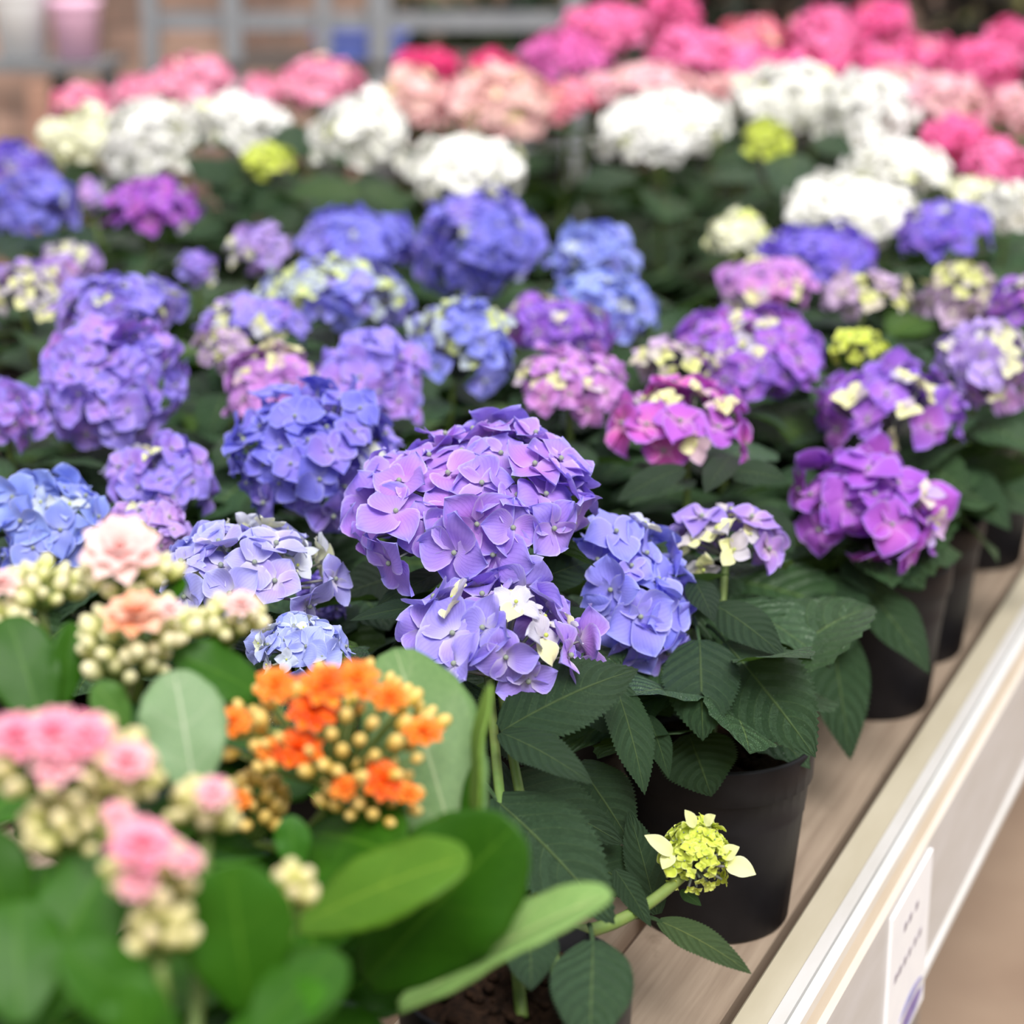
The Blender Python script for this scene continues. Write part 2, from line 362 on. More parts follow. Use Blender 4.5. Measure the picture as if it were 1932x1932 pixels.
PAL = {  # petal a, petal b, edge, throat, young, share of young florets
    'main':   ((150, 134, 232), (184, 118, 214), (140, 146, 242), (196, 176, 226), (222, 220, 178), 0),
    'bottom': ((158, 146, 238), (182, 124, 220), (150, 150, 244), (216, 214, 206), (240, 240, 176), .22),
    'blue':   ((134, 142, 240), (158, 134, 232), (146, 162, 246), (172, 176, 232), (225, 225, 180), .03),
    'deep':   ((112, 114, 222), (148, 116, 212), (138, 148, 240), (160, 160, 220), (200, 205, 190), .05),
    'sky':    ((140, 164, 238), (134, 134, 228), (160, 184, 246), (178, 190, 232), (206, 216, 214), .10),
    'pale':   ((172, 176, 238), (184, 164, 228), (186, 194, 246), (226, 228, 206), (228, 232, 190), .36),
    'ice':    ((172, 186, 244), (164, 166, 240), (190, 200, 250), (222, 232, 232), (232, 240, 214), .34),
    'mix':    ((144, 132, 232), (176, 126, 216), (150, 152, 240), (196, 180, 222), (228, 232, 160), .18),
    'bluey':  ((132, 144, 238), (152, 132, 226), (150, 164, 244), (188, 196, 220), (212, 226, 140), .48),
    'lilac':  ((178, 152, 226), (204, 144, 208), (182, 168, 236), (216, 204, 210), (228, 230, 180), .32),
    'pinky':  ((196, 130, 212), (214, 130, 198), (178, 142, 230), (220, 190, 205), (234, 232, 170), .30),
    'violet': ((122, 104, 216), (152, 96, 204), (130, 120, 230), (170, 150, 215), (205, 205, 190), .06),
    'magenta': ((164, 92, 204), (198, 92, 188), (150, 110, 226), (204, 160, 212), (225, 215, 200), .05),
    'mag2':   ((180, 100, 206), (222, 100, 186), (160, 116, 226), (220, 190, 200), (240, 238, 176), .24),
    'purpy':  ((150, 104, 212), (184, 104, 200), (140, 118, 228), (205, 185, 210), (238, 238, 180), .20),
    'yellow': ((196, 170, 206), (206, 184, 196), (190, 170, 220), (220, 220, 170), (226, 230, 150), .62),
    'halfy':  ((160, 138, 220), (190, 140, 208), (160, 146, 232), (216, 212, 180), (240, 242, 172), .42),
    'lime':   ((214, 226, 92), (200, 218, 70), (232, 238, 140), (190, 212, 70), (212, 226, 90), .3),
    'white':  ((250, 250, 246), (248, 248, 236), (253, 253, 252), (246, 247, 214), (243, 247, 186), .07),
    'cream':  ((246, 246, 222), (240, 242, 196), (250, 250, 236), (234, 238, 168), (228, 238, 140), .35),
    'blush':  ((246, 190, 204), (250, 214, 206), (250, 200, 212), (244, 224, 186), (246, 226, 180), .12),
    'rose':   ((244, 150, 184), (248, 176, 200), (248, 170, 198), (244, 200, 200), (248, 220, 200), .10),
    'peach':  ((248, 206, 196), (250, 192, 202), (250, 214, 214), (246, 230, 186), (246, 234, 176), .22),
    'hot':    ((246, 118, 178), (250, 142, 192), (250, 156, 202), (240, 120, 160), (244, 170, 170), .03),
    'hot2':   ((242, 98, 164), (247, 124, 178), (248, 138, 190), (240, 110, 150), (244, 150, 160), .03),
    'cerise': ((226, 40, 116), (236, 56, 130), (238, 70, 140), (220, 50, 110), (240, 100, 140), .02),
    'salmon': ((246, 140, 172), (250, 170, 182), (248, 160, 180), (246, 200, 160), (248, 210, 170), .15),
    'orchid': ((236, 112, 182), (220, 112, 194), (232, 126, 196), (214, 110, 180), (236, 150, 190), .03),
}
COOL = set('main bottom blue deep sky mix bluey lilac pinky'.split())
PAL = {k: tuple(lin(c) * (.93 if k in COOL else 1) + (lin((226, 222, 244)) * .07 if k in COOL else 0) for c in v[:5]) + (v[5],) for k, v in PAL.items()}

def floret(L, r, nu, nv, pal, t, young, cup):
    """four broad pointed sepals about +Z; returns verts, colours, uv"""
    A, B, E, C, Y, _ = pal
    u = np.linspace(0.03, 1, nu)[:, None]; v = np.linspace(-1, 1, nv)[None, :]
    VV, CC, UU = [], [], []
    th0 = r.uniform(0, 6.28)
    for k in range(4):
        Lk = L * r.uniform(.86, 1.1); W = Lk * r.uniform(.50, .62) * (.8 if young else 1)
        wd = W * np.sin(np.pi * (u * .88 + .12) ** 1.06) ** .8 * (1 - .3 * u ** 4); wd[-1] = 0
        a_, b_ = cup + r.uniform(-.1, .12), r.uniform(-.34, .1)
        z = Lk * (a_ * u + b_ * u ** 2.2 + .2 * (v ** 2) * wd / W * r.uniform(-.2, 1.5) + .07 * np.sin(5 * u + r.uniform(0, 6)) * v + .05 * np.sin(7 * u + 3 * v + r.uniform(0, 6))) + (k % 2) * L * .05
        x = Lk * u * np.ones_like(v); y = wd * v + Lk * r.uniform(-.05, .05) * u
        th = th0 + k * np.pi / 2 + r.uniform(-.12, .12); c_, s_ = np.cos(th), np.sin(th)
        VV.append(np.stack([c_ * x - s_ * y, s_ * x + c_ * y, z * np.ones_like(x)], 2).reshape(-1, 3))
        tk = np.clip(t + r.uniform(-.18, .18), 0, 1)
        base = Y * r.uniform(.92, 1.04) if young else A * (1 - tk) + B * tk
        if young and r.random() < .5: base = base * .5 + (A if r.random() < .5 else E) * .5
        f1 = np.clip((.26 - u) / .22, 0, 1) * (.6 if not young else .3) + 0 * v
        f2 = np.clip((np.abs(v) * np.sqrt(u) - .62) / .38, 0, 1) * .55 + np.clip((u - .8) / .2, 0, 1) * .35
        f2 = np.clip(f2, 0, .8) * (.5 if young else 1.15)
        ti = np.clip(tk * (1.45 - 1.05 * u - .25 * np.abs(v)), 0, 1)[..., None]
        body = (base + 0 * ti) if young else A * (1 - ti) + B * ti
        col = body * (1 - f1[..., None]) + C * f1[..., None]
        col = col * (1 - f2[..., None]) + E * f2[..., None]
        CC.append(col.reshape(-1, 3)); UU.append(np.stack([u + 0 * v, v * .5 + .5 + 0 * u], 2).reshape(-1, 2))
    F = np.concatenate([grid_f(nu, nv, k * nu * nv) for k in range(4)])
    return np.concatenate(VV), F, np.concatenate(CC), np.concatenate(UU)

def flower_head(plant, center, R, RZ, palk, d, seed, fl=.05, axis=None, label=None, zmin=-.12, ydir=None):
    r = np.random.default_rng(seed); pal = PAL[palk]
    nu, nv = (8, 7) if d < 1.9 else ((6, 5) if d < 2.6 else (5, 4))
    tocam = nrm(CAM - center); ax = nrm(np.array([0, 0, 1.]) + .16 * np.array([tocam[0], tocam[1], 0]) + .12 * r.normal(size=3) * (1, 1, 0)) if axis is None else nrm(axis)
    s_, u_ = frame(ax, RIGHT); M_ = np.stack([u_, np.cross(ax, u_), ax])       # rows: local x, y, z
    n = int(np.clip(1.9 * 2 * np.pi * R * (R * .45 + RZ * .55) * (1 - zmin) / (.6 * fl * fl), 12, 130))
    i = np.arange(n); zz = 1 - (i + .5) / n * (1 - zmin); ph = i * 2.399963 + r.uniform(0, 6)
    dirs = np.stack([np.sqrt(1 - zz ** 2) * np.cos(ph), np.sqrt(1 - zz ** 2) * np.sin(ph), zz], 1)
    nk = 3; kd = dirs[r.integers(0, max(1, int(n * .7)), nk)]
    if ydir is not None: kd = np.array([nrm(M_ @ np.asarray(ydir, float))])
    score = (dirs @ kd.T).max(1) + r.normal(size=n) * .38
    young = score > np.quantile(score, 1 - pal[5]) if pal[5] > 0 else np.zeros(n, bool)
    tdir = nrm(r.normal(size=3)); tmix = np.clip(.5 + .42 * (dirs @ tdir) - .25 * dirs[:, 2] + r.normal(size=n) * .2, 0, 1)
    g = Geo(); st = Geo()
    root = np.array([0, 0, -RZ * .55])
    for q in range(n):
        p = dirs[q] * (R, R, RZ) * r.uniform(.80, 1.12) + np.array([0, 0, -.02 * max(0, .3 - dirs[q][2])])
        nd = nrm(dirs[q] / np.array([R, R, RZ * 1.15]) * R + r.normal(size=3) * .36 + (0, 0, .02))
        yv = bool(young[q]); sc = fl * .56 * r.uniform(.85, 1.15) * (r.uniform(.55, .8) if yv else 1)
        V, F, C, U = floret(sc, r, nu, nv, pal, tmix[q], yv, .34 if yv else .12)
        a1, b1 = frame(nd, (.2, .5, 1)); V = V @ np.stack([a1, b1, nd]) + p
        g.add(center + V @ M_, F, C, U)
        er = min(sc * .085, .0024)
        g.add(center + ((BV * er) + p + nd * er * (1.2 + (2.2 if yv else .6))) @ M_, BF, lin((158, 168, 150)) if not yv else lin((200, 212, 110)), np.full((len(BV), 2), .5))
        if d < 2.7: tube(st, center + bez(root * (1, 1, 1), p * .55 + root * .3, p - nd * .002, 4) @ M_, [.0022, .0016, .0013, .001], 4)
    h = g.build('flower_head', PETAL, plant, origin=center)
    if label: h['label'] = label
    if d < 2.7:
        st.build('pedicels', FSTEM, h, origin=center)
    return center + root @ M_

def leaf(g, base, tip, width, normal, droop=.12, nu=16, nv=7, serr=0, fold=.18, kind='h', tint=(1, 1, 1), curl=0.0):
    base, tip = np.asarray(base, float), np.asarray(tip, float); L = np.linalg.norm(tip - base); N = nrm(normal)
    mid = (base + tip) / 2 + N * droop * L
    u = np.linspace(0, 1, nu); pts = bez(base, mid, tip, nu)
    T = np.gradient(pts, axis=0); T /= np.linalg.norm(T, axis=1, keepdims=True)
    S = np.cross(T, N); S /= np.linalg.norm(S, axis=1, keepdims=True); Nn = np.cross(S, T)
    if kind == 'h': wd = np.sin(np.pi * (u * .97 + .03) ** .82) ** .8 * (1 - .22 * u ** 5)
    else: wd = (np.sin(np.pi * (u * .93 + .05) ** 1.18) ** .62)
    wd = wd * width / 2; wd[-1] = 0.0002; wd[0] = max(wd[0], .0015)
    v = np.linspace(-1, 1, nv)
    wob = .06 * np.sin(u * 9 + rng.uniform(0, 6))[:, None] * v[None, :] + .05 * np.sin(u * 14 + rng.uniform(0, 6))[:, None] * (v ** 2)[None, :]
    X = np.zeros((nu, nv, 3))
    for j, vv in enumerate(v):
        w_ = wd.copy(); sh = 0
        if abs(vv) > .99:
            if serr and kind == 'h': saw = (np.arange(nu) % 2); w_ = w_ * (1 + serr * (saw - .5) * 2); sh = saw * .012 * L
            elif serr: w_ = w_ * (1 + serr * (np.abs(np.sin(u * np.pi * 7)) - .6))
        h_ = fold * abs(vv) * wd - curl * (vv ** 2) * wd + wob[:, j] * wd
        X[:, j] = pts + S * (vv * w_)[:, None] + Nn * h_[:, None] + T * (np.asarray(sh) * np.ones(nu))[:, None]
    g.add(X.reshape(-1, 3), grid_f(nu, nv), tint, np.stack(np.broadcast_arrays(u[:, None], v[None, :] * .5 + .5), 2).reshape(-1, 2))

def make_pot(plant, c, R=.086, H=.175, mat=POT, soilz=.022):
    g = Geo(); k = R / .086
    lathe(g, [(.001, .004), (R * .74, .004), (R * .76, 0), (R * .79, .004), (R * .905, H * .62), (R * .915, H * .63), (R * .92, H * .66), (R * .95, H * .80), (R * .985, H * .81), (R, H * .985), (R * .995, H), (R * .96, H), (R * .93, H * .80), (R * .72, .012), (.001, .012)], c)
    g.build('pot', mat, plant, origin=c)
    g = Geo(); rr = np.linspace(.001, R * .92, 8); lathe(g, [(q, H - soilz + .004 * math.sin(i * 2.1)) for i, q in enumerate(rr)], c, 28)
    V = g.V[0]; V += np.c_[np.zeros((len(V), 2)), rng.normal(size=len(V)) * .0025 * (np.hypot(V[:, 0] - c[0], V[:, 1] - c[1]) < R * .85)]
    for _ in range(60):
        a = rng.uniform(0, 6.28); q = rng.uniform(0, R * .8); g.add(BV * rng.uniform(.002, .006) * (1, 1, .6) + np.array([c[0] + q * math.cos(a), c[1] + q * math.sin(a), c[2] + H - soilz + .002]), BF)
    g.build('soil', SOIL, plant, origin=np.asarray(c) + (0, 0, H - soilz))

def hydrangea_foliage(plant, c, heads, roots, H, far, dens=1.0, seed=0, lim=None, group_r=.17):
    r = np.random.default_rng(seed); g = Geo()
    nu, nv = (9, 5) if far else (18, 7)
    def lf(base, az, el, L):
        dr = np.array([math.cos(az) * math.cos(el), math.sin(az) * math.cos(el), math.sin(el)])
        tip = base + dr * L; tip[2] -= L * r.uniform(.05, .3); tip[2] = max(tip[2], .02)
        b0 = base + dr * .012
        if lim and (tip[0] > lim): return
        k = r.uniform(.75, 1.2); tn = np.array([k, k * r.uniform(.96, 1.06), k * r.uniform(.85, 1.05)])
        if r.random() < .10: tn = tn * (1.7, 1.6, .7)
        leaf(g, b0, tip, L * r.uniform(.55, .7), np.array([0, 0, 1.]) + .35 * r.normal(size=3) * (1, 1, 0), r.uniform(.08, .22), nu, nv, .04 if not far else 0, r.uniform(.05, .3), 'h', tn, r.uniform(0, .2))
    top = np.array([c[0], c[1], c[2] + H - .02])
    for hp, rt in zip(heads, roots):
        start = top + np.array([*(r.normal(size=2) * .018), 0]); midp = (start + rt) / 2 + np.array([*((rt - start)[:2] * .25), .02])
        pts = bez(start, midp, rt, 12); gs = Geo(); tube(gs, pts, np.linspace(.0048, .0034, 12), 7); gs.build('stem', STEM, plant, origin=start)
        az = r.uniform(0, 3.14)
        for t in ((.34, .55, .74, .90) if dens > .5 else (.93,)):
            p = pts[int(t * 11)]; az += 1.57 + r.uniform(-.3, .3)
            for sgn in (0, math.pi): lf(p, az + sgn + r.uniform(-.25, .25), r.uniform(-.1, .45) - .2 * t, r.uniform(.10, .145) * (1 if t < .8 else .82))
    m_ = int((16 if far else 10) * dens)
    for k in range(m_):
        az = k * 2.4 + r.uniform(-.3, .3); p = top + np.array([0, 0, r.uniform(.02, .10)]) + .03 * np.array([math.cos(az), math.sin(az), 0])
        lf(p, az, r.uniform(-.15, .5), r.uniform(.11, .16))
    if g.n: g.build('foliage', LEAF, plant, origin=top)

# ------------------------------------------------------------------ the hydrangeas
# name, label, group, pot (px, py, depth) or None, heads: (px, py, width px, height px, palette[, depth[, extras]])
BLUES, WHITES, PINKS, HOTS = 'blue and purple potted hydrangeas on the bench', 'white potted hydrangeas on the bench', 'pale pink potted hydrangeas on the bench', 'deep pink potted hydrangeas at the back'
X_ = dict
PLANTS = [
 ('potted hydrangea with the large sharp violet-blue mophead in the middle and a lime bud cluster', BLUES, (978, 1880, 1.415), [(891, 934, 498, 268, 'main', 1.69, X_(fl=.056, seed=5)), (945, 1205, 385, 250, 'bottom', 1.60, X_(fl=.054, seed=11, yd=(.45, 0, .5)))]),
 ('periwinkle hydrangea with a drooping head tucked behind the large violet mophead', BLUES, None, [(1185, 1085, 330, 250, 'blue', 1.76, X_(fl=.052, ax=(.80, -.35, .42), R=.064, RZ=.036))]),
 ('pale violet hydrangea with cream-eyed florets above the orange kalanchoe', BLUES, None, [(480, 1075, 360, 215, 'pale', 1.70, X_(fl=.05, seed=21)), (605, 1135, 120, 110, 'main', 1.82), (562, 1225, 205, 125, 'ice', 1.60, X_(fl=.05))]),
 ('deep blue hydrangea with one dense round head left of the sharp mophead', BLUES, None, [(592, 852, 345, 240, 'deep', 1.95, X_(fl=.046))]),
 ('sky-blue hydrangea with a wide ruffled head at the left edge behind the cream kalanchoe', BLUES, None, [(100, 985, 265, 225, 'sky', 1.87, X_(fl=.052)), (285, 1000, 165, 90, 'lilac', 1.86)]),
 ('small blue-lilac hydrangea with greenish florets between the sky-blue and deep blue heads', BLUES, None, [(305, 905, 210, 165, 'mix', 2.0)]),
 ('tall purple-blue hydrangea with a big loose drooping head at the left of the bench', BLUES, None, [(218, 715, 290, 235, 'main', 2.18), (215, 580, 260, 110, 'mix', 2.36)]),
 ('purple hydrangea cut by the left edge below the cream-centred one', BLUES, None, [(15, 775, 160, 160, 'main', 2.1)]),
 ('violet hydrangea with a creamy yellow centre at the left edge', BLUES, None, [(40, 550, 195, 120, 'halfy', 2.5, X_(yd=(.3, -.6, .4))), (130, 500, 130, 80, 'lilac', 2.68)]),
 ('blue hydrangea at the left edge under the first white one', BLUES, None, [(60, 388, 180, 130, 'deep', 2.98), (32, 305, 125, 75, 'violet', 3.2)]),
 ('vivid purple hydrangea standing alone below the cream-white heads at the left', BLUES, None, [(290, 392, 180, 118, 'magenta', 2.95), (175, 372, 70, 60, 'lilac', 3.05)]),
 ('young hydrangea with two small half-opened lilac heads on thin stems', BLUES, None, [(370, 508, 85, 58, 'mix', 2.68), (490, 470, 125, 82, 'lilac', 2.78)]),
 ('blue-violet hydrangea with a yellowish front beside the tall purple one', BLUES, None, [(475, 612, 220, 105, 'mix', 2.45), (425, 660, 120, 85, 'yellow', 2.34)]),
 ('lilac-pink hydrangea with a loose head behind the deep blue one', BLUES, None, [(520, 722, 195, 145, 'pinky', 2.2)]),
 ('purple hydrangea with a broad head above the left shoulder of the sharp mophead', BLUES, None, [(695, 718, 230, 175, 'main', 2.2)]),
 ('blue hydrangea with many yellow-green young florets in a big domed head', BLUES, None, [(640, 558, 305, 175, 'bluey', 2.52), (680, 455, 225, 110, 'deep', 2.85)]),
 ('bright blue hydrangea with a tall dome in front of the right-hand cream-white head', BLUES, None, [(905, 458, 250, 185, 'deep', 2.8)]),
 ('light blue hydrangea with two stacked heads drooping toward the dark gap', BLUES, None, [(1122, 488, 170, 135, 'sky', 2.75), (1138, 582, 215, 140, 'sky', 2.52)]),
 ('blue hydrangea with a pale green front in the middle of the bench', BLUES, None, [(868, 645, 230, 175, 'bluey', 2.36)]),
 ('purple hydrangea with a flat head right of the pale green fronted blue one', BLUES, None, [(1055, 618, 220, 128, 'purpy', 2.42)]),
 ('pink-lilac hydrangea with yellow young florets just above the sharp mophead', BLUES, None, [(1075, 725, 240, 120, 'pinky', 2.18)]),
 ('purple hydrangea with a wide lacy head and lime florets on top', BLUES, None, [(1412, 665, 300, 150, 'purpy', 2.34, X_(yd=(-.3, 0, .9))), (1280, 690, 190, 95, 'yellow', 2.30)]),
 ('magenta-pink hydrangea with large open florets right of the sharp mophead', BLUES, None, [(1300, 795, 290, 160, 'mag2', 2.06, X_(fl=.056, yd=(.1, -.1, .9)))]),
 ('small lilac hydrangea with a creamy yellow middle above the nearest bare black pot', BLUES, (1375, 1392, 1.79), [(1368, 1022, 250, 150, 'halfy', 1.85, X_(fl=.054, yd=(.25, -.8, .5)))]),
 ('purple-magenta hydrangea overhanging the second black pot beside the rail', BLUES, (1655, 1052, 2.27), [(1640, 960, 320, 215, 'magenta', 2.08, X_(fl=.06))]),
 ('purple hydrangea with white-eyed florets behind the magenta one by the rail', BLUES, (1745, 880, 2.62), [(1675, 775, 295, 190, 'purpy', 2.26, X_(fl=.056, yd=(0, -.8, .3)))]),
 ('lilac-blue hydrangea cut by the right edge above the rail', BLUES, None, [(1862, 690, 205, 150, 'lilac', 2.34)]),
 ('green-budded hydrangea with one lime head and one pinkish half-open head', BLUES, None, [(1627, 662, 120, 60, 'lime', 2.32, X_(fl=.03)), (1635, 560, 180, 95, 'yellow', 2.55)]),
 ('pinkish hydrangea with a small yellow-flecked head under the deep violet one', BLUES, None, [(1445, 542, 200, 95, 'pinky', 2.6)]),
 ('deep violet hydrangea right below the white heads on the right', BLUES, None, [(1545, 482, 230, 115, 'violet', 2.75)]),
 ('pale yellow-green hydrangea with a lacy head near the right edge', BLUES, None, [(1812, 560, 170, 135, 'yellow', 2.55), (1925, 575, 125, 110, 'purpy', 2.5)]),
 ('small violet hydrangea in front of the last white head on the right', BLUES, None, [(1778, 435, 190, 100, 'violet', 2.85)]),
 ('cream-white hydrangea with two heads at the left end of the white row', WHITES, None, [(165, 270, 180, 150, 'cream', 3.4), (285, 262, 190, 140, 'white', 3.36)]),
 ('white hydrangea with a lime bud cluster under it', WHITES, None, [(455, 235, 200, 120, 'white', 3.5), (500, 303, 105, 52, 'lime', 3.3)]),
 ('white hydrangea with one tall pure white dome in the left half', WHITES, None, [(683, 256, 195, 155, 'white', 3.42)]),
 ('creamy white hydrangea behind the bright blue dome', WHITES, None, [(882, 318, 225, 135, 'white', 3.2)]),
 ('white hydrangea with one wide head right of the centre', WHITES, None, [(1250, 242, 262, 145, 'white', 3.4)]),
 ('tall white hydrangea with two joined heads and a drooping lime cluster', WHITES, None, [(1490, 185, 225, 135, 'white', 3.55), (1625, 210, 195, 165, 'white', 3.5), (1450, 265, 105, 105, 'lime', 3.38)]),
 ('white hydrangea with two stacked creamy heads at the right', WHITES, None, [(1690, 322, 215, 125, 'white', 3.2), (1605, 395, 258, 145, 'white', 3.02)]),
 ('small cream-green hydrangea head left of the stacked creamy heads', WHITES, None, [(1395, 447, 130, 90, 'cream', 2.9)]),
 ('cream-white hydrangea cut by the right edge', WHITES, None, [(1905, 392, 125, 90, 'white', 2.98), (1840, 365, 110, 55, 'cream', 3.1)]),
 ('rose-pink hydrangea behind the cream-white pair at the left', PINKS, None, [(362, 160, 168, 110, 'rose', 3.9), (262, 178, 90, 70, 'rose', 3.85)]),
 ('pink hydrangea peeking over the leftmost white heads', PINKS, None, [(155, 202, 125, 80, 'rose', 3.8)]),
 ('rose-pink hydrangea in front of the grey rack post', PINKS, None, [(602, 158, 172, 105, 'rose', 3.9), (492, 178, 90, 65, 'rose', 3.85)]),
 ('peach-pink hydrangea with two broad heads in the middle of the back row', PINKS, None, [(782, 188, 150, 130, 'peach', 3.8), (938, 198, 215, 148, 'peach', 3.72)]),
 ('pale pink hydrangea behind the wide white head', PINKS, None, [(1225, 172, 230, 85, 'blush', 3.8), (1375, 175, 90, 75, 'peach', 3.78)]),
 ('pale pink hydrangea behind the tall white pair', PINKS, None, [(1690, 172, 150, 95, 'blush', 3.9)]),
 ('pale pink hydrangea near the right edge above the hot pink pair', PINKS, None, [(1790, 192, 145, 100, 'blush', 3.72), (1908, 212, 115, 90, 'blush', 3.66)]),
 ('cerise hydrangea poking up behind the peach-pink heads', HOTS, None, [(805, 122, 132, 62, 'cerise', 4.1), (925, 128, 110, 40, 'cerise', 4.15)]),
 ('orchid-pink hydrangea at the left end of the hot pink mass', HOTS, None, [(1065, 112, 175, 110, 'orchid', 4.05), (1140, 52, 165, 95, 'hot', 4.2)]),
 ('hot pink hydrangea reaching the top edge with two stacked heads', HOTS, None, [(1265, 25, 128, 95, 'hot2', 4.35), (1300, 102, 165, 105, 'hot', 4.1)]),
 ('paler pink hydrangea in the middle of the hot pink mass', HOTS, None, [(1415, 75, 150, 85, 'salmon', 4.2), (1420, 130, 160, 75, 'hot', 4.05)]),
 ('hot pink hydrangea with a round head left of the topmost ball', HOTS, None, [(1548, 68, 145, 105, 'hot', 4.2), (1520, 128, 150, 75, 'hot2', 4.0)]),
 ('hot pink hydrangea with the topmost ball-shaped head at the right', HOTS, None, [(1660, 45, 125, 95, 'hot2', 4.3), (1655, 118, 150, 80, 'hot2', 4.05)]),
 ('hot pink hydrangea in front of the dark gap at the right', HOTS, None, [(1755, 112, 150, 90, 'hot', 4.1), (1850, 128, 150, 100, 'hot2', 4.0)]),
 ('rose hydrangea cut by the right edge at the far back', HOTS, None, [(1905, 82, 115, 85, 'hot', 4.15)]),
 ('salmon-pink hydrangea low between the orchid-pink and pale pink ones', HOTS, None, [(1072, 192, 135, 80, 'salmon', 3.8)]),
 ('hot pink hydrangea with two low heads at the right edge', HOTS, None, [(1800, 275, 170, 115, 'hot2', 3.5), (1885, 312, 150, 92, 'hot', 3.4)]),
]
# pots: under the mean of their heads, then pushed apart so that no two share a place
PR = .086
KS = .93
pos = []; fixed = []
KPOS = [P(170, 1330, 1.42 * KS)[:2], P(545, 1500, 1.37 * KS)[:2], P(60, 1600, 1.17 * KS)[:2], P(330, 1750, 1.06 * KS)[:2]]
for lab, grp, pot, hs in PLANTS:
    if pot: q = P(*pot)[:2]; fixed.append(True)
    else:
        pts = np.array([P(h[0], h[1], h[5])[:2] for h in hs]); q = pts.mean(0) + FH[:2] * .03; fixed.append(False)
    pos.append(q)
pos = np.array(pos); want = pos.copy()
for it in range(400):
    for i in range(len(pos)):
        for j in range(i):
            d = pos[i] - pos[j]; L = np.linalg.norm(d) + 1e-9
            if L < 2 * PR + .012:
                push = d / L * (2 * PR + .014 - L); wi, wj = (0 if fixed[i] else 1), (0 if fixed[j] else 1)
                if wi + wj: pos[i] += push * wi / (wi + wj); pos[j] -= push * wj / (wi + wj)
    for i in range(len(pos)):
        if not fixed[i]: pos[i] += (want[i] - pos[i]) * .02
        for q in KPOS:
            d = pos[i] - q; L = np.linalg.norm(d)
            if L < PR + .075 and not fixed[i]: pos[i] += d / L * (PR + .077 - L)
        if not fixed[i]: pos[i][0] = min(pos[i][0], XR - PR - .006); pos[i][1] = min(pos[i][1], Y1 - PR)
for i, f_ in enumerate(fixed):
    if f_: pos[i][0] = min(pos[i][0], XR - PR - .004)

HYD = []
for k, (lab, grp, pot, hs) in enumerate(PLANTS):
    c = np.array([pos[k][0], pos[k][1], 0.0]); t = empty('potted_hydrangea', c); HYD.append(t)
    tag(t, lab, 'plant', grp)
    H = .165 if k == 0 else .175
    make_pot(t, c, PR if k else .083, H)
    heads, roots = [], []
    for q, h in enumerate(hs):
        px, py, wp, hp, pal, d = h[:6]; ex = h[6] if len(h) > 6 else {}
        s = FPX / d; fl = ex.get('fl', .042); fl = min(fl, .36 * wp / s)
        R = max(wp / s / 2 - .30 * fl, .015); lo_ = .46 * R; RZ = math.sqrt(max((hp / s - .45 * fl - lo_), .02) ** 2 - 0) ** 2 - lo_ ** 2
        RZ = math.sqrt(max(RZ, 0)) / .88; RZ = min(max(RZ, R * .42), R * 1.0)
        cen = P(px, py, d + .02) - UP * (math.hypot(.88 * RZ, lo_) - lo_ - .008) / 2
        R = ex.get('R', R); RZ = ex.get('RZ', RZ)
        ax = ex.get('ax')
        if ax is not None: ax = ax[0] * RIGHT + ax[1] * FH + np.array([0, 0, ax[2]])
        yd = ex.get('yd')
        if yd is not None: yd = yd[0] * RIGHT + yd[1] * FH + np.array([0, 0, yd[2]])
        rt = flower_head(t, cen, R, RZ, pal, d, ex.get('seed', 100 + k * 7 + q), fl, ax, None, ex.get('zm', -.12), yd)
        heads.append(cen); roots.append(rt)
    far = hs[0][5] > 2.5
    hydrangea_foliage(t, c, heads, roots, H, far, 0 if k == 0 else (1.9 if far or k in (16, 17, 23, 24, 28, 29) else 1.3), 500 + k, lim=XR + .02 if k not in (25, 26) else XR + .10)

def hand_leaves(plant, rows, mat, kind, serr, thick=0):
    for row in rows:
        bx, by, bd_, tx, ty, td, wp = row[:7]; o = row[7] if len(row) > 7 else {}
        if kind == 'k': bd_, td = bd_ * KS, td * KS
        b_, t_ = P(bx, by, bd_), P(tx, ty, td); dm = (bd_ + td) / 2
        N = nrm(o.get('n', .75) * nrm(CAM - b_) + o.get('up', .6) * np.array([0, 0, 1]) + o.get('r', 0) * RIGHT)
        g = Geo(); tn = o.get('tint', 1); tn = (tn, tn, tn) if isinstance(tn, (int, float)) else tn
        leaf(g, b_, t_, wp * dm / FPX, N, o.get('droop', .10), 58 if kind == 'h' else 44, 13, serr, o.get('fold', .14), kind, tn, o.get('curl', .08))
        if o.get('stalk'):
            p0 = P(*o['stalk']); tube(g, bez(p0, (p0 + b_) / 2 + (0, 0, .004), b_ + (t_ - b_) * .04, 6), np.linspace(.0022, .0016, 6), 6, (1.6, 1.5, 1.2))
        ob = g.build('leaf', mat, plant, origin=b_)
        if thick:
            md = ob.modifiers.new('thickness', 'SOLIDIFY'); md.thickness = thick; md.offset = 0
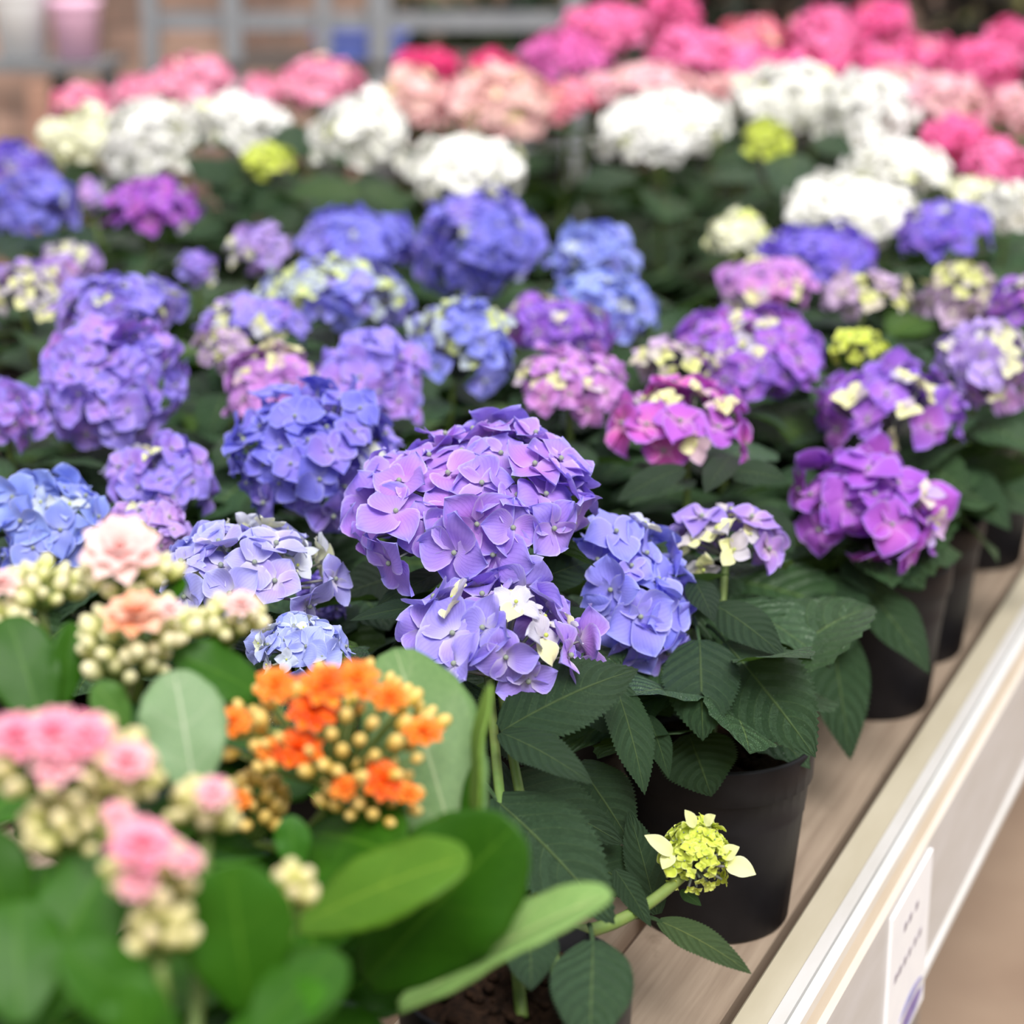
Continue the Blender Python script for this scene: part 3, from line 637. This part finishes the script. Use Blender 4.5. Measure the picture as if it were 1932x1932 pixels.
hand_leaves(HYD[0], [
 (945, 1380, 1.56, 1203, 1263, 1.60, 150, X_(droop=.16, r=.1)), (945, 1382, 1.55, 1117, 1479, 1.49, 88, X_(up=.9)),
 (931, 1505, 1.54, 1158, 1742, 1.46, 190, X_(up=.5, droop=.14, stalk=(905, 1470, 1.56))), (940, 1472, 1.61, 1175, 1592, 1.60, 130, X_(tint=.8)),
 (1158, 1285, 1.66, 1216, 1498, 1.62, 95, X_(r=.4, tint=1.25)), (1222, 1350, 1.68, 1262, 1468, 1.66, 52, X_(r=.3, tint=1.2)),
 (1119, 1775, 1.41, 1112, 1990, 1.30, 158, X_(up=.3, tint=1.15, stalk=(1112, 1745, 1.50))), (1243, 1737, 1.56, 1417, 1837, 1.52, 64, X_(tint=(2.6, 2.0, 1.8), stalk=(1200, 1730, 1.57), droop=.15)),
 (1240, 1725, 1.59, 1186, 1530, 1.63, 75, X_(tint=.9)), (1160, 1640, 1.55, 1228, 1748, 1.53, 48, X_(tint=1.2)),
 (1284, 1680, 1.58, 1323, 1709, 1.57, 26, X_(tint=(1.5, 1.7, 1.1))), (990, 1105, 1.70, 1122, 1058, 1.74, 95, X_(tint=.75)),
 (825, 1143, 1.66, 661, 1171, 1.63, 48, X_(up=1.2)), (845, 1075, 1.72, 712, 1142, 1.66, 52, X_(tint=.7)),
 (765, 1085, 1.84, 640, 1125, 1.80, 100, X_()), (1050, 1150, 1.70, 1128, 1240, 1.68, 90, X_(tint=.9)),
 (1000, 1745, 1.44, 1002, 1868, 1.36, 110, X_(up=.4, tint=1.2)), (905, 1430, 1.60, 918, 1545, 1.6, 50, X_(tint=.8)), (930, 1325, 1.63, 1015, 1450, 1.61, 125, X_(tint=.75)), (932, 1430, 1.62, 885, 1570, 1.58, 110, X_(tint=.7)), (1000, 1560, 1.61, 1092, 1705, 1.57, 140, X_(tint=.7)), (1090, 1440, 1.66, 1195, 1600, 1.63, 125, X_(tint=.8)), (1080, 1600, 1.62, 1205, 1690, 1.60, 120, X_(tint=.85)), (1020, 1640, 1.58, 965, 1770, 1.54, 110, X_(tint=.6)), (935, 1560, 1.6, 945, 1710, 1.56, 105, X_(tint=.65)), (960, 1330, 1.66, 860, 1420, 1.64, 110, X_(tint=.7)), (1090, 1300, 1.7, 1180, 1390, 1.68, 90, X_(tint=.8))], LEAF, 'h', .045)
hand_leaves(HYD[23], [
 (1320, 1208, 1.74, 1326, 1396, 1.66, 148, X_(up=.3, tint=.95, stalk=(1310, 1165, 1.80))), (1368, 1212, 1.76, 1537, 1427, 1.66, 180, X_(up=.4, tint=.95, stalk=(1335, 1180, 1.80))),
 (1348, 1140, 1.78, 1479, 1238, 1.72, 88, X_(tint=.95)), (1308, 1092, 1.80, 1347, 1172, 1.74, 60, X_(tint=.8)), (1300, 1385, 1.72, 1342, 1502, 1.67, 150, X_(up=.2, tint=.6)),
 (1290, 882, 1.98, 1165, 945, 1.92, 62, X_(tint=.9)), (1380, 888, 2.0, 1482, 905, 1.95, 62, X_(tint=1.0)), (1420, 960, 1.95, 1500, 1035, 1.9, 70, X_(tint=.8)), (1380, 860, 2.0, 1330, 930, 1.92, 60, X_(tint=.7))], LEAF, 'h', .04)
hand_leaves(HYD[24], [
 (1560, 1085, 2.10, 1602, 1228, 2.02, 122, X_(up=.4)), (1610, 1085, 2.12, 1752, 1270, 2.02, 108, X_(r=.3, up=.4)), (1565, 1170, 2.1, 1604, 1432, 1.98, 118, X_(up=.3, tint=.95)),
 (1660, 1050, 2.12, 1738, 1116, 2.07, 84, X_(tint=1.25)), (1600, 1055, 2.1, 1648, 1120, 2.06, 66, X_(tint=1.1)), (1520, 1130, 2.12, 1480, 1230, 2.06, 80, X_(tint=.8)), (1500, 1150, 2.14, 1530, 1225, 2.06, 60, X_(tint=(1.3, 1.3, .4)))], LEAF, 'h', .035)
hand_leaves(HYD[25], [(1735, 862, 2.42, 1905, 1000, 2.30, 128, X_(r=.3, tint=1.15)), (1700, 850, 2.42, 1770, 930, 2.3, 90, X_(tint=1.1)), (1830, 745, 2.5, 1960, 850, 2.42, 90, X_(tint=1.2))], LEAF, 'h', .035)
for pl, rows in ((9, [(80, 455, 2.95, 5, 482, 2.85, 70, X_()), (50, 450, 2.95, 120, 478, 2.85, 70, X_(tint=.9)), (10, 440, 2.95, 30, 500, 2.8, 70, X_(tint=.8)), (110, 440, 3.0, 185, 470, 2.9, 60, X_(tint=1.1)), (30, 400, 3.05, -30, 470, 2.95, 80, X_(tint=.8))]), (32, [(205, 345, 3.35, 155, 400, 3.25, 85, X_(up=.2)), (275, 335, 3.35, 335, 395, 3.25, 85, X_(up=.2)), (240, 330, 3.4, 248, 420, 3.3, 85, X_(tint=.8, up=.2)), (190, 320, 3.4, 110, 365, 3.3, 70, X_(tint=.8, up=.2))]), (33, [(485, 335, 3.35, 395, 368, 3.25, 110, X_(up=.2)), (560, 330, 3.4, 480, 405, 3.25, 100, X_(up=.2, tint=.9)), (440, 320, 3.4, 468, 430, 3.25, 95, X_(up=.2, tint=.8)), (560, 395, 3.3, 650, 430, 3.2, 80, X_(up=.3)), (410, 400, 3.3, 335, 450, 3.2, 85, X_(up=.3, tint=1.2)), (500, 400, 3.3, 560, 440, 3.15, 85, X_(up=.3, tint=.8)), (520, 240, 3.5, 585, 300, 3.4, 75, X_(tint=1.1)), (430, 345, 3.25, 350, 300, 3.3, 60, X_(tint=1.2))]), (34, [(640, 330, 3.35, 590, 420, 3.2, 90, X_(up=.2, tint=.9)), (700, 330, 3.35, 700, 430, 3.2, 90, X_(up=.2, tint=.8)), (690, 360, 3.2, 545, 370, 3.05, 80, X_(tint=(1.5, 1.5, .9))), (690, 350, 3.2, 760, 400, 3.1, 60, X_(tint=(1.3, 1.3, .8)))]),
                 (36, [(1340, 330, 3.3, 1440, 345, 3.15, 60, X_(tint=1.1)), (1200, 330, 3.3, 1090, 350, 3.2, 60, X_(tint=.9))]), (37, [(1500, 290, 3.35, 1470, 370, 3.2, 90, X_(tint=1.1)), (1540, 260, 3.4, 1610, 300, 3.3, 60, X_(tint=1.1))])):
    hand_leaves(HYD[pl], rows, LEAF, 'h', 0)
# the lime bud cluster on its side shoot, over the nearest bare pot
cen = P(1316, 1612, 1.575); ax = RIGHT * .25 + np.array([0, 0, .9]) - FH * .25
rt = flower_head(HYD[0], cen, .025, .024, 'lime', 1.57, 77, .0145, ax, 'lime green unopened bud cluster', -.35)
g = Geo(); n_ = grid_f
def big_sepal(px0, py0, px1, py1, wpx):
    leaf(g, P(px0, py0, 1.56), P(px1, py1, 1.555), wpx * 1.56 / FPX, nrm(CAM - P(px0, py0, 1.56)) + (0, 0, .8), .1, 12, 7, 0, .3, 'h', lin((236, 240, 170)))
big_sepal(1268, 1612, 1216, 1576, 34); big_sepal(1268, 1610, 1250, 1640, 30); big_sepal(1370, 1630, 1426, 1650, 44); big_sepal(1365, 1618, 1395, 1598, 32); big_sepal(1310, 1560, 1292, 1528, 24); big_sepal(1330, 1555, 1350, 1538, 24)
g.build('sepals', PETAL, HYD[0])
g = Geo(); tube(g, bez(P(1070, 1760, 1.50), P(1180, 1760, 1.53), rt, 14), np.linspace(.0058, .0042, 14), 8, (1.2, 1.2, 1)); tube(g, bez(P(985, 1862, 1.43), P(1000, 1780, 1.48), P(1075, 1758, 1.50), 10), np.linspace(.0065, .0058, 10), 8); g.build('side_shoot', STEM, HYD[0])

# ------------------------------------------------------------------ kalanchoes in the near corner
def blossom(parent, c, R, ax, cols, r, name='blossom'):
    g = Geo(); s_, u_ = frame(ax, (.3, .2, 1))
    for ring, (nn, tilt, sc) in enumerate(((8, .12, 1), (8, .45, .82), (6, .85, .60), (4, 1.2, .4))):
        for k in range(nn):
            a_ = 6.283 * (k + .5 * (ring % 2)) / nn + r.uniform(-.12, .12); tl = tilt + r.uniform(-.1, .1)
            dr = (math.cos(a_) * s_ + math.sin(a_) * u_) * math.cos(tl) + ax * math.sin(tl)
            b_ = c + ax * R * (.06 * ring); f = r.uniform(0, 1); cc = cols[0] * (1 - f) + cols[1] * f
            leaf(g, b_, b_ + dr * R * sc, R * .62 * sc, ax - .3 * dr, .1, 5, 5, 0, .25, 'k', cc)
    return g.build(name, PETAL, parent, origin=c)
def cluster(plant, px, py, d, wp, hp, nb, blooms, budc, tipc, seed, root, bs=.0060):
    d = d * KS; r = np.random.default_rng(seed); s = FPX / d; R = wp / s / 2; RZ = hp / s / 2; cen = P(px, py, d)
    base = cen - np.array([0, 0, RZ * 1.2]); g = Geo(); st = Geo()
    tube(st, bez(root, (root + base) / 2 + .3 * (base - root) * (1, 1, 0), base, 8), np.linspace(.0045, .003, 8), 7)
    bl = [(P(x_, y_, d - .02 - .5 * RZ), q * .68 / s, cc) for (x_, y_, q, cc) in blooms]
    i = np.arange(nb); zz = 1 - (i + .5) / nb * 1.35; ph = i * 2.39996 + r.uniform(0, 6)
    for q in range(nb):
        dv = np.array([math.sqrt(max(0, 1 - zz[q] ** 2)) * math.cos(ph[q]), math.sqrt(max(0, 1 - zz[q] ** 2)) * math.sin(ph[q]), zz[q]])
        p = cen + dv * (R, R, RZ) * r.uniform(.72, 1.06)
        if any(np.linalg.norm(p - b[0]) < b[1] * .75 for b in bl): continue
        a1 = nrm(dv + (0, 0, .6) + r.normal(size=3) * .2); s1, u1 = frame(a1, (.2, .4, 1)); k = bs * r.uniform(.65, 1.15)
        B_ = BV * (k * .78, k * .78, k * 1.12); f = np.clip(BV[:, 2:3] * .6 + .35 + r.uniform(-.2, .2), 0, 1)
        g.add(B_ @ np.stack([s1, u1, a1]) + p, BF, lin(budc) * (1 - f) + lin(tipc) * f)
        tube(st, bez(base, (base + p) / 2 + (0, 0, -.15 * RZ), p - a1 * k * .9, 5), [.0018, .0013, .0011, .001, .001], 4)
    h = st.build('flower_cluster', STEM, plant, origin=base); g.build('buds', BUD, h, origin=cen)
    for (p, R_, cc) in bl:
        ax = nrm(np.array([0, 0, 1]) + .75 * nrm(CAM - p) + r.normal(size=3) * .18)
        tube_g = None; blossom(h, p, R_, ax, (lin(cc[0]), lin(cc[1])), r)
def kalanchoe(label, c, stem_h, seed, n_leaf=16, Lr=(.085, .12)):
    t = empty('potted_kalanchoe', (c[0], c[1], 0)); tag(t, label, 'plant', 'potted kalanchoes in the near corner'); r = np.random.default_rng(seed)
    make_pot(t, np.array([c[0], c[1], 0.]), .066, .125, mat_kpot)
    top = np.array([c[0], c[1], stem_h]); g = Geo(); tube(g, bez((c[0], c[1], .11), (c[0] + .006, c[1], .2), top, 8), np.linspace(.007, .005, 8), 8); g.build('stem', STEM, t)
    g = Geo()
    for k in range(n_leaf):
        az = k * 2.4 + r.uniform(-.3, .3); zz = .135 + (stem_h - .1) * (k / n_leaf); el = r.uniform(-.05, .45)
        p = np.array([c[0], c[1], zz]); L = r.uniform(*Lr); dr = np.array([math.cos(az) * math.cos(el), math.sin(az) * math.cos(el), math.sin(el)])
        k_ = r.uniform(.75, 1.15)
        leaf(g, p + dr * .015, p + dr * (L + .015) - (0, 0, .02), L * r.uniform(.68, .8), np.array([0, 0, 1]) + .3 * r.normal(size=3), r.uniform(.05, .2), 30, 9, .055, r.uniform(.05, .3), 'k', (k_, k_, k_))
    o = g.build('foliage', KLEAF, t); md = o.modifiers.new('thickness', 'SOLIDIFY'); md.thickness = .0018; md.offset = 0
    return t, top
mat_kpot = mat_plain('brown_plastic', (52, 40, 36), .5, 0, 30, (60, 46, 40))
PALE = ((252, 226, 218), (250, 206, 200)); PEACH = ((252, 214, 190), (250, 176, 130)); PINK = ((248, 150, 178), (250, 184, 198)); ORG = ((252, 124, 14), (246, 96, 8)); ORG2 = ((252, 160, 50), (250, 128, 20)); LP = ((250, 200, 204), (250, 176, 190))
k1, r1 = kalanchoe('kalanchoe with pale pink rosettes and cream buds in front of the sky-blue hydrangea', KPOS[0], .33, 41, 17)
for a_ in ((245, 1085, 1.36, 165, 95, 34, [(228, 1042, 118, PALE)]), (75, 1108, 1.37, 150, 80, 26, [(2, 1105, 60, PALE)]), (262, 1195, 1.33, 225, 95, 40, [(258, 1166, 105, PEACH), (320, 1150, 40, PALE)]), (432, 1172, 1.37, 130, 75, 22, [(455, 1143, 55, PALE)]), (235, 1245, 1.33, 180, 70, 20, []), (15, 1180, 1.35, 80, 80, 14, [])):
    cluster(k1, *a_, (206, 212, 122), (244, 236, 196), 60 + a_[0], r1, .0068)
k2, r2 = kalanchoe('orange kalanchoe with cream-yellow buds', KPOS[1], .31, 42, 15)
for a_ in ((630, 1375, 1.34, 400, 200, 84, [(612, 1298, 80, ORG2), (592, 1345, 78, ORG), (562, 1418, 76, ORG), (672, 1285, 70, ORG2), (735, 1318, 56, ORG2), (798, 1385, 60, ORG2), (520, 1295, 62, ORG2), (440, 1365, 56, ORG2), (515, 1420, 50, ORG2), (620, 1290, 60, ORG)]),
           (480, 1520, 1.35, 130, 120, 30, [(450, 1512, 40, ORG2)]), (700, 1500, 1.33, 190, 120, 36, [(722, 1474, 66, ORG), (650, 1488, 44, ORG2), (770, 1500, 42, ORG2)]), (735, 1570, 1.34, 50, 50, 8, [])):
    cluster(k2, *a_, (222, 186, 78), (244, 212, 130), 60 + a_[0], r2, .0057)
k3, r3 = kalanchoe('pink kalanchoe cut by the left edge with cream-green buds', KPOS[2], .31, 43, 15)
for a_ in ((110, 1435, 1.12, 330, 120, 40, [(30, 1395, 95, PINK), (100, 1388, 95, PINK), (165, 1390, 80, PINK), (240, 1438, 80, LP), (110, 1445, 80, LP)]), (240, 1480, 1.12, 130, 90, 16, []), (135, 1560, 1.11, 190, 80, 22, [(222, 1540, 50, LP)])):
    cluster(k3, *a_, (206, 208, 112), (240, 224, 180), 60 + a_[0], r3, .0068)
k4, r4 = kalanchoe('pink kalanchoe nearest the viewer with a hanging string of cream-green buds', KPOS[3], .30, 44, 14)
for a_ in ((285, 1650, 1.06, 170, 120, 24, [(268, 1600, 105, PINK), (350, 1625, 52, LP), (262, 1668, 60, LP)]), (300, 1760, 1.05, 110, 110, 13, []), (385, 1525, 1.14, 110, 95, 18, [(402, 1498, 56, LP)]), (550, 1690, 1.13, 80, 110, 12, [])):
    cluster(k4, *a_, (206, 208, 112), (240, 224, 180), 60 + a_[0], r4, .0068)
T_ = .0022
hand_leaves(k1, [(368, 1495, 1.28, 328, 1266, 1.30, 165, X_(up=.9, tint=(6, 2.5, 26))), (500, 1318, 1.36, 325, 1232, 1.34, 115, X_(tint=.9)), (80, 1370, 1.30, 15, 1165, 1.32, 140, X_(up=.2, tint=.75)), (110, 1340, 1.31, 135, 1175, 1.32, 70, X_(tint=.8, r=.5)), (240, 1370, 1.31, 178, 1292, 1.3, 75, X_(tint=(2.4, 1.5, 6))), (300, 1130, 1.38, 352, 1105, 1.36, 60, X_()), (300, 1480, 1.33, 260, 1310, 1.36, 120, X_(tint=(1.8, 1.3, 8)))], KLEAF, 'k', .05, T_)  # first leaf's strong grey-green tint has its sky reflection painted in
hand_leaves(k2, [(868, 1640, 1.38, 745, 1225, 1.44, 225, X_(up=.8, tint=(4, 1.9, 14))), (903, 1565, 1.36, 926, 1292, 1.37, 90, X_(n=.2, r=-.9, up=.1, tint=(5, 2.3, 8))), (900, 1640, 1.36, 898, 1440, 1.38, 60, X_(r=-.8, n=.3)),  # tall first leaf: sky sheen painted into the tint
 (565, 1748, 1.24, 885, 1618, 1.20, 170, X_(tint=(2.4, 1.5, 2), up=.8)), (690, 1850, 1.30, 975, 1555, 1.24, 265, X_(up=.15, tint=.8, curl=.2)), (755, 1905, 1.28, 1156, 1688, 1.26, 150, X_(up=1.2, r=.2, n=.2, tint=(6.5, 2.9, 18), fold=.35)), (560, 1640, 1.3, 545, 1540, 1.3, 70, X_(tint=(1.1, 1.1, 1.8)))], KLEAF, 'k', .04, T_)  # long pale leaf's tint carries the sky its upper side reflects
hand_leaves(k3, [(40, 1960, 1.08, 235, 1565, 1.12, 190, X_(up=.7)), (20, 1780, 1.1, -40, 1560, 1.1, 150, X_(tint=.8)), (40, 1930, 1.05, 30, 1700, 1.08, 180, X_(tint=.9))], KLEAF, 'k', .05, T_)
hand_leaves(k4, [(470, 1905, 1.10, 430, 1625, 1.08, 215, X_(up=.6, tint=1.0)), (330, 1960, 1.02, 110, 1790, 1.0, 150, X_(tint=.9)), (480, 1960, 1.06, 640, 1800, 1.12, 150, X_(tint=.8)), (250, 1980, 1.0, 250, 1840, 1.0, 120, X_()), (430, 1960, 1.1, 620, 1870, 1.08, 110, X_(tint=(1.3, 1.3, 1.6)))], KLEAF, 'k', .045, T_)

# ------------------------------------------------------------------ behind the bench: rack, shelf, pots, tray, dark shrubs
AXS = (RIGHT, FH, np.array([0, 0, 1.0]))
GREY = mat_plain('galvanised_steel', (136, 140, 146), .5, 0, 12, (158, 161, 166), .35)
def ground(px, d): p = P(px, 60, d); return np.array([p[0], p[1], FLZ])
rack = empty('metal_plant_rack', ground(500, 6.0)); tag(rack, 'grey metal rack with upright posts behind the pink hydrangeas', 'rack')
for px, wd in ((285, .045), (440, .052), (612, .04), (718, .066)):
    p = ground(px, 6.0); g = Geo(); obox(g, p + (0, 0, 1.0), AXS, (wd / 2, wd / 2, 1.0)); g.build('post', GREY, rack, smooth=False)
def rackbar(x0, x1, y, d, th, dp, name='rail', mat=None):
    a_, b_ = P(x0, y, d), P(x1, y, d); g = Geo(); obox(g, (a_ + b_) / 2, AXS, (np.linalg.norm(b_ - a_) / 2, dp, th)); return g.build(name, mat or GREY, rack, smooth=False)
rackbar(285, 1085, 40, 6.02, .026, .02); rackbar(285, 718, 262, 6.02, .02, .02); rackbar(718, 1085, 290, 6.02, .02, .02)
p = ground(1085, 6.0); g = Geo(); obox(g, p + (0, 0, 1.0), AXS, (.03, .03, 1.0)); g.build('post', GREY, rack, smooth=False)
sh = rackbar(440, 1000, 112, 6.2, .008, .22, 'shelf', mat_plain('dark_shelf', (70, 62, 58), .7, 0, 9, (92, 84, 80)))
tr = empty('nursery_tray', P(680, 104, 6.2)); tag(tr, 'blue plastic nursery tray on the rack shelf', 'tray')
g = Geo(); c_ = P(685, 104, 6.2); w2 = .125
for s_ in (-1, 1): obox(g, c_ + RIGHT * s_ * w2 + (0, 0, .035), AXS, (.004, .17, .03)); obox(g, c_ + FH * s_ * .17 + (0, 0, .035), AXS, (w2, .004, .03))
obox(g, c_ + (0, 0, .006), AXS, (w2, .17, .004)); g.build('tray_body', mat_plain('blue_plastic', (92, 108, 186), .45, 0, 9, (104, 120, 196)), tr, smooth=False)
g = Geo()
for s_ in (-1, 1): obox(g, c_ + RIGHT * s_ * (w2 + .006) + (0, 0, .067), AXS, (.012, .184, .003)); obox(g, c_ + FH * s_ * .178 + (0, 0, .067), AXS, (w2, .012, .003))
g.build('tray_rim', mat_plain('blue_plastic_rim', (120, 134, 206), .45, 0, 9, (130, 146, 214)), tr, smooth=False)
# the stand with the two pots at the left
st_ = empty('display_stand', ground(60, 5.6)); tag(st_, 'grey stand carrying a white pot and a pink pot at the left', 'stand')
def sbox(parent, px0, px1, y0, y1, d, dp, name, mat):
    a_, b_ = P(px0, y0, d), P(px1, y1, d); g = Geo(); obox(g, (a_ + b_) / 2, AXS, (abs((b_ - a_) @ RIGHT) / 2, dp, abs(b_[2] - a_[2]) / 2)); return g.build(name, mat, parent, smooth=False)
SG = mat_plain('stand_grey', (104, 106, 110), .6, 0, 9, (122, 124, 126)); sbox(st_, -160, 215, 113, 128, 5.6, .16, 'shelf', SG)
zt_ = P(0, 128, 5.6)[2]
for px in (-150, 108, 200):
    p = ground(px, 5.6); g = Geo(); obox(g, np.array([p[0], p[1], (FLZ + zt_) / 2]), AXS, (.022, .022, (zt_ - FLZ) / 2)); g.build('leg', SG, st_, smooth=False)
def big_pot(px, wd, hgt, mat, label):
    p = P(px, 113, 5.56); t = empty('flower_pot', p); tag(t, label, 'pot'); R = wd / 2; g = Geo()
    lathe(g, [(.001, 0), (R * .78, 0), (R * .98, hgt * .82), (R * 1.0, hgt * .84), (R * 1.06, hgt * .86), (R * 1.06, hgt), (R * .98, hgt), (R * .94, hgt * .8), (R * .72, .01), (.001, .01)], p, 36); g.build('pot_body', mat, t, origin=p)
    g = Geo(); lathe(g, [(.001, hgt * .9), (R * .5, hgt * .91), (R * .95, hgt * .9)], p, 30); g.build('soil', SOIL, t, origin=p)
big_pot(45, .155, .20, mat_plain('white_glaze', (243, 244, 246), .4, 0, 9, (248, 249, 250)), 'white flower pot on the grey stand at the far left')
big_pot(148, .135, .165, mat_plain('pink_glaze', (242, 192, 222), .4, 0, 9, (246, 200, 228)), 'pink flower pot on the grey stand beside the white one')
p = ground(70, 6.3); g = Geo(); obox(g, p + (0, 0, .52), AXS, (.035, .035, .52)); g_post = g.build('wooden_post', mat_plain('reddish_timber', (156, 118, 102), .8, 0, 14, (180, 142, 122)), None, origin=p, smooth=False)
tag(g_post, 'reddish-brown wooden post under the grey stand at the far left', 'post')
# dark evergreens in tubs beyond the rack
def shrub(px, d, wd, z1, label, seed, cols):
    p = ground(px, d); r = np.random.default_rng(seed); t = empty('evergreen_shrub', p); tag(t, label, 'shrub', 'dark evergreens behind the bench'); g = Geo()
    lathe(g, [(.001, 0), (.16, 0), (.2, .3), (.21, .3), (.21, .34), (.19, .34), (.17, .02), (.001, .02)], p, 28); g.build('tub', POT, t, origin=p)
    g = Geo(); tube(g, [p + (0, 0, .1), p + (.02, 0, .6), p + (0, 0, z1 * .8)], [.03, .025, .012], 8); g.build('trunk', mat_plain('bark', (60, 46, 36), .9, 0, 20, (80, 64, 50)), t, origin=p)
    g = Geo()
    for k in range(900):
        v = nrm(r.normal(size=3)) * r.uniform(.35, 1) ** .6; q = p + np.array([v[0] * wd, v[1] * wd, .42 + (v[2] + 1) / 2 * (z1 - .42)]); dr = nrm(v + r.normal(size=3) * .6); f = r.random()
        leaf(g, q, q + dr * r.uniform(.07, .12), .045, np.array([0, 0, 1]) + r.normal(size=3) * .4, .1, 5, 3, 0, .1, 'h', lin(cols[0]) * (1 - f) + lin(cols[1]) * f)
    g.build('foliage', DARKLEAF, t, origin=p)
DARKLEAF = mat_plain('evergreen_leaf', (40, 60, 30), .6, attr=True, nz=.2, scale=9)
shrub(800, 6.75, .36, 1.28, 'dark evergreen shrub behind the cerise hydrangea', 1, ((16, 22, 12), (52, 62, 24)))
shrub(1010, 7.62, .40, 1.30, 'dark evergreen shrub behind the orchid-pink hydrangea', 2, ((16, 26, 16), (34, 56, 34)))
shrub(1240, 6.75, .40, 1.4, 'dark evergreen shrub behind the heads that reach the top edge', 3, ((14, 20, 12), (34, 46, 24)))
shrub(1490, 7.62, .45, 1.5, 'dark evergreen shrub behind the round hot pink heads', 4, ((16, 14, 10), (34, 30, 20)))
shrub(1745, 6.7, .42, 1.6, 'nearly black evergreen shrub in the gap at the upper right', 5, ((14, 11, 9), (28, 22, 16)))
shrub(1985, 7.6, .42, 1.5, 'olive-green shrub at the upper right corner', 6, ((26, 30, 12), (130, 130, 70)))
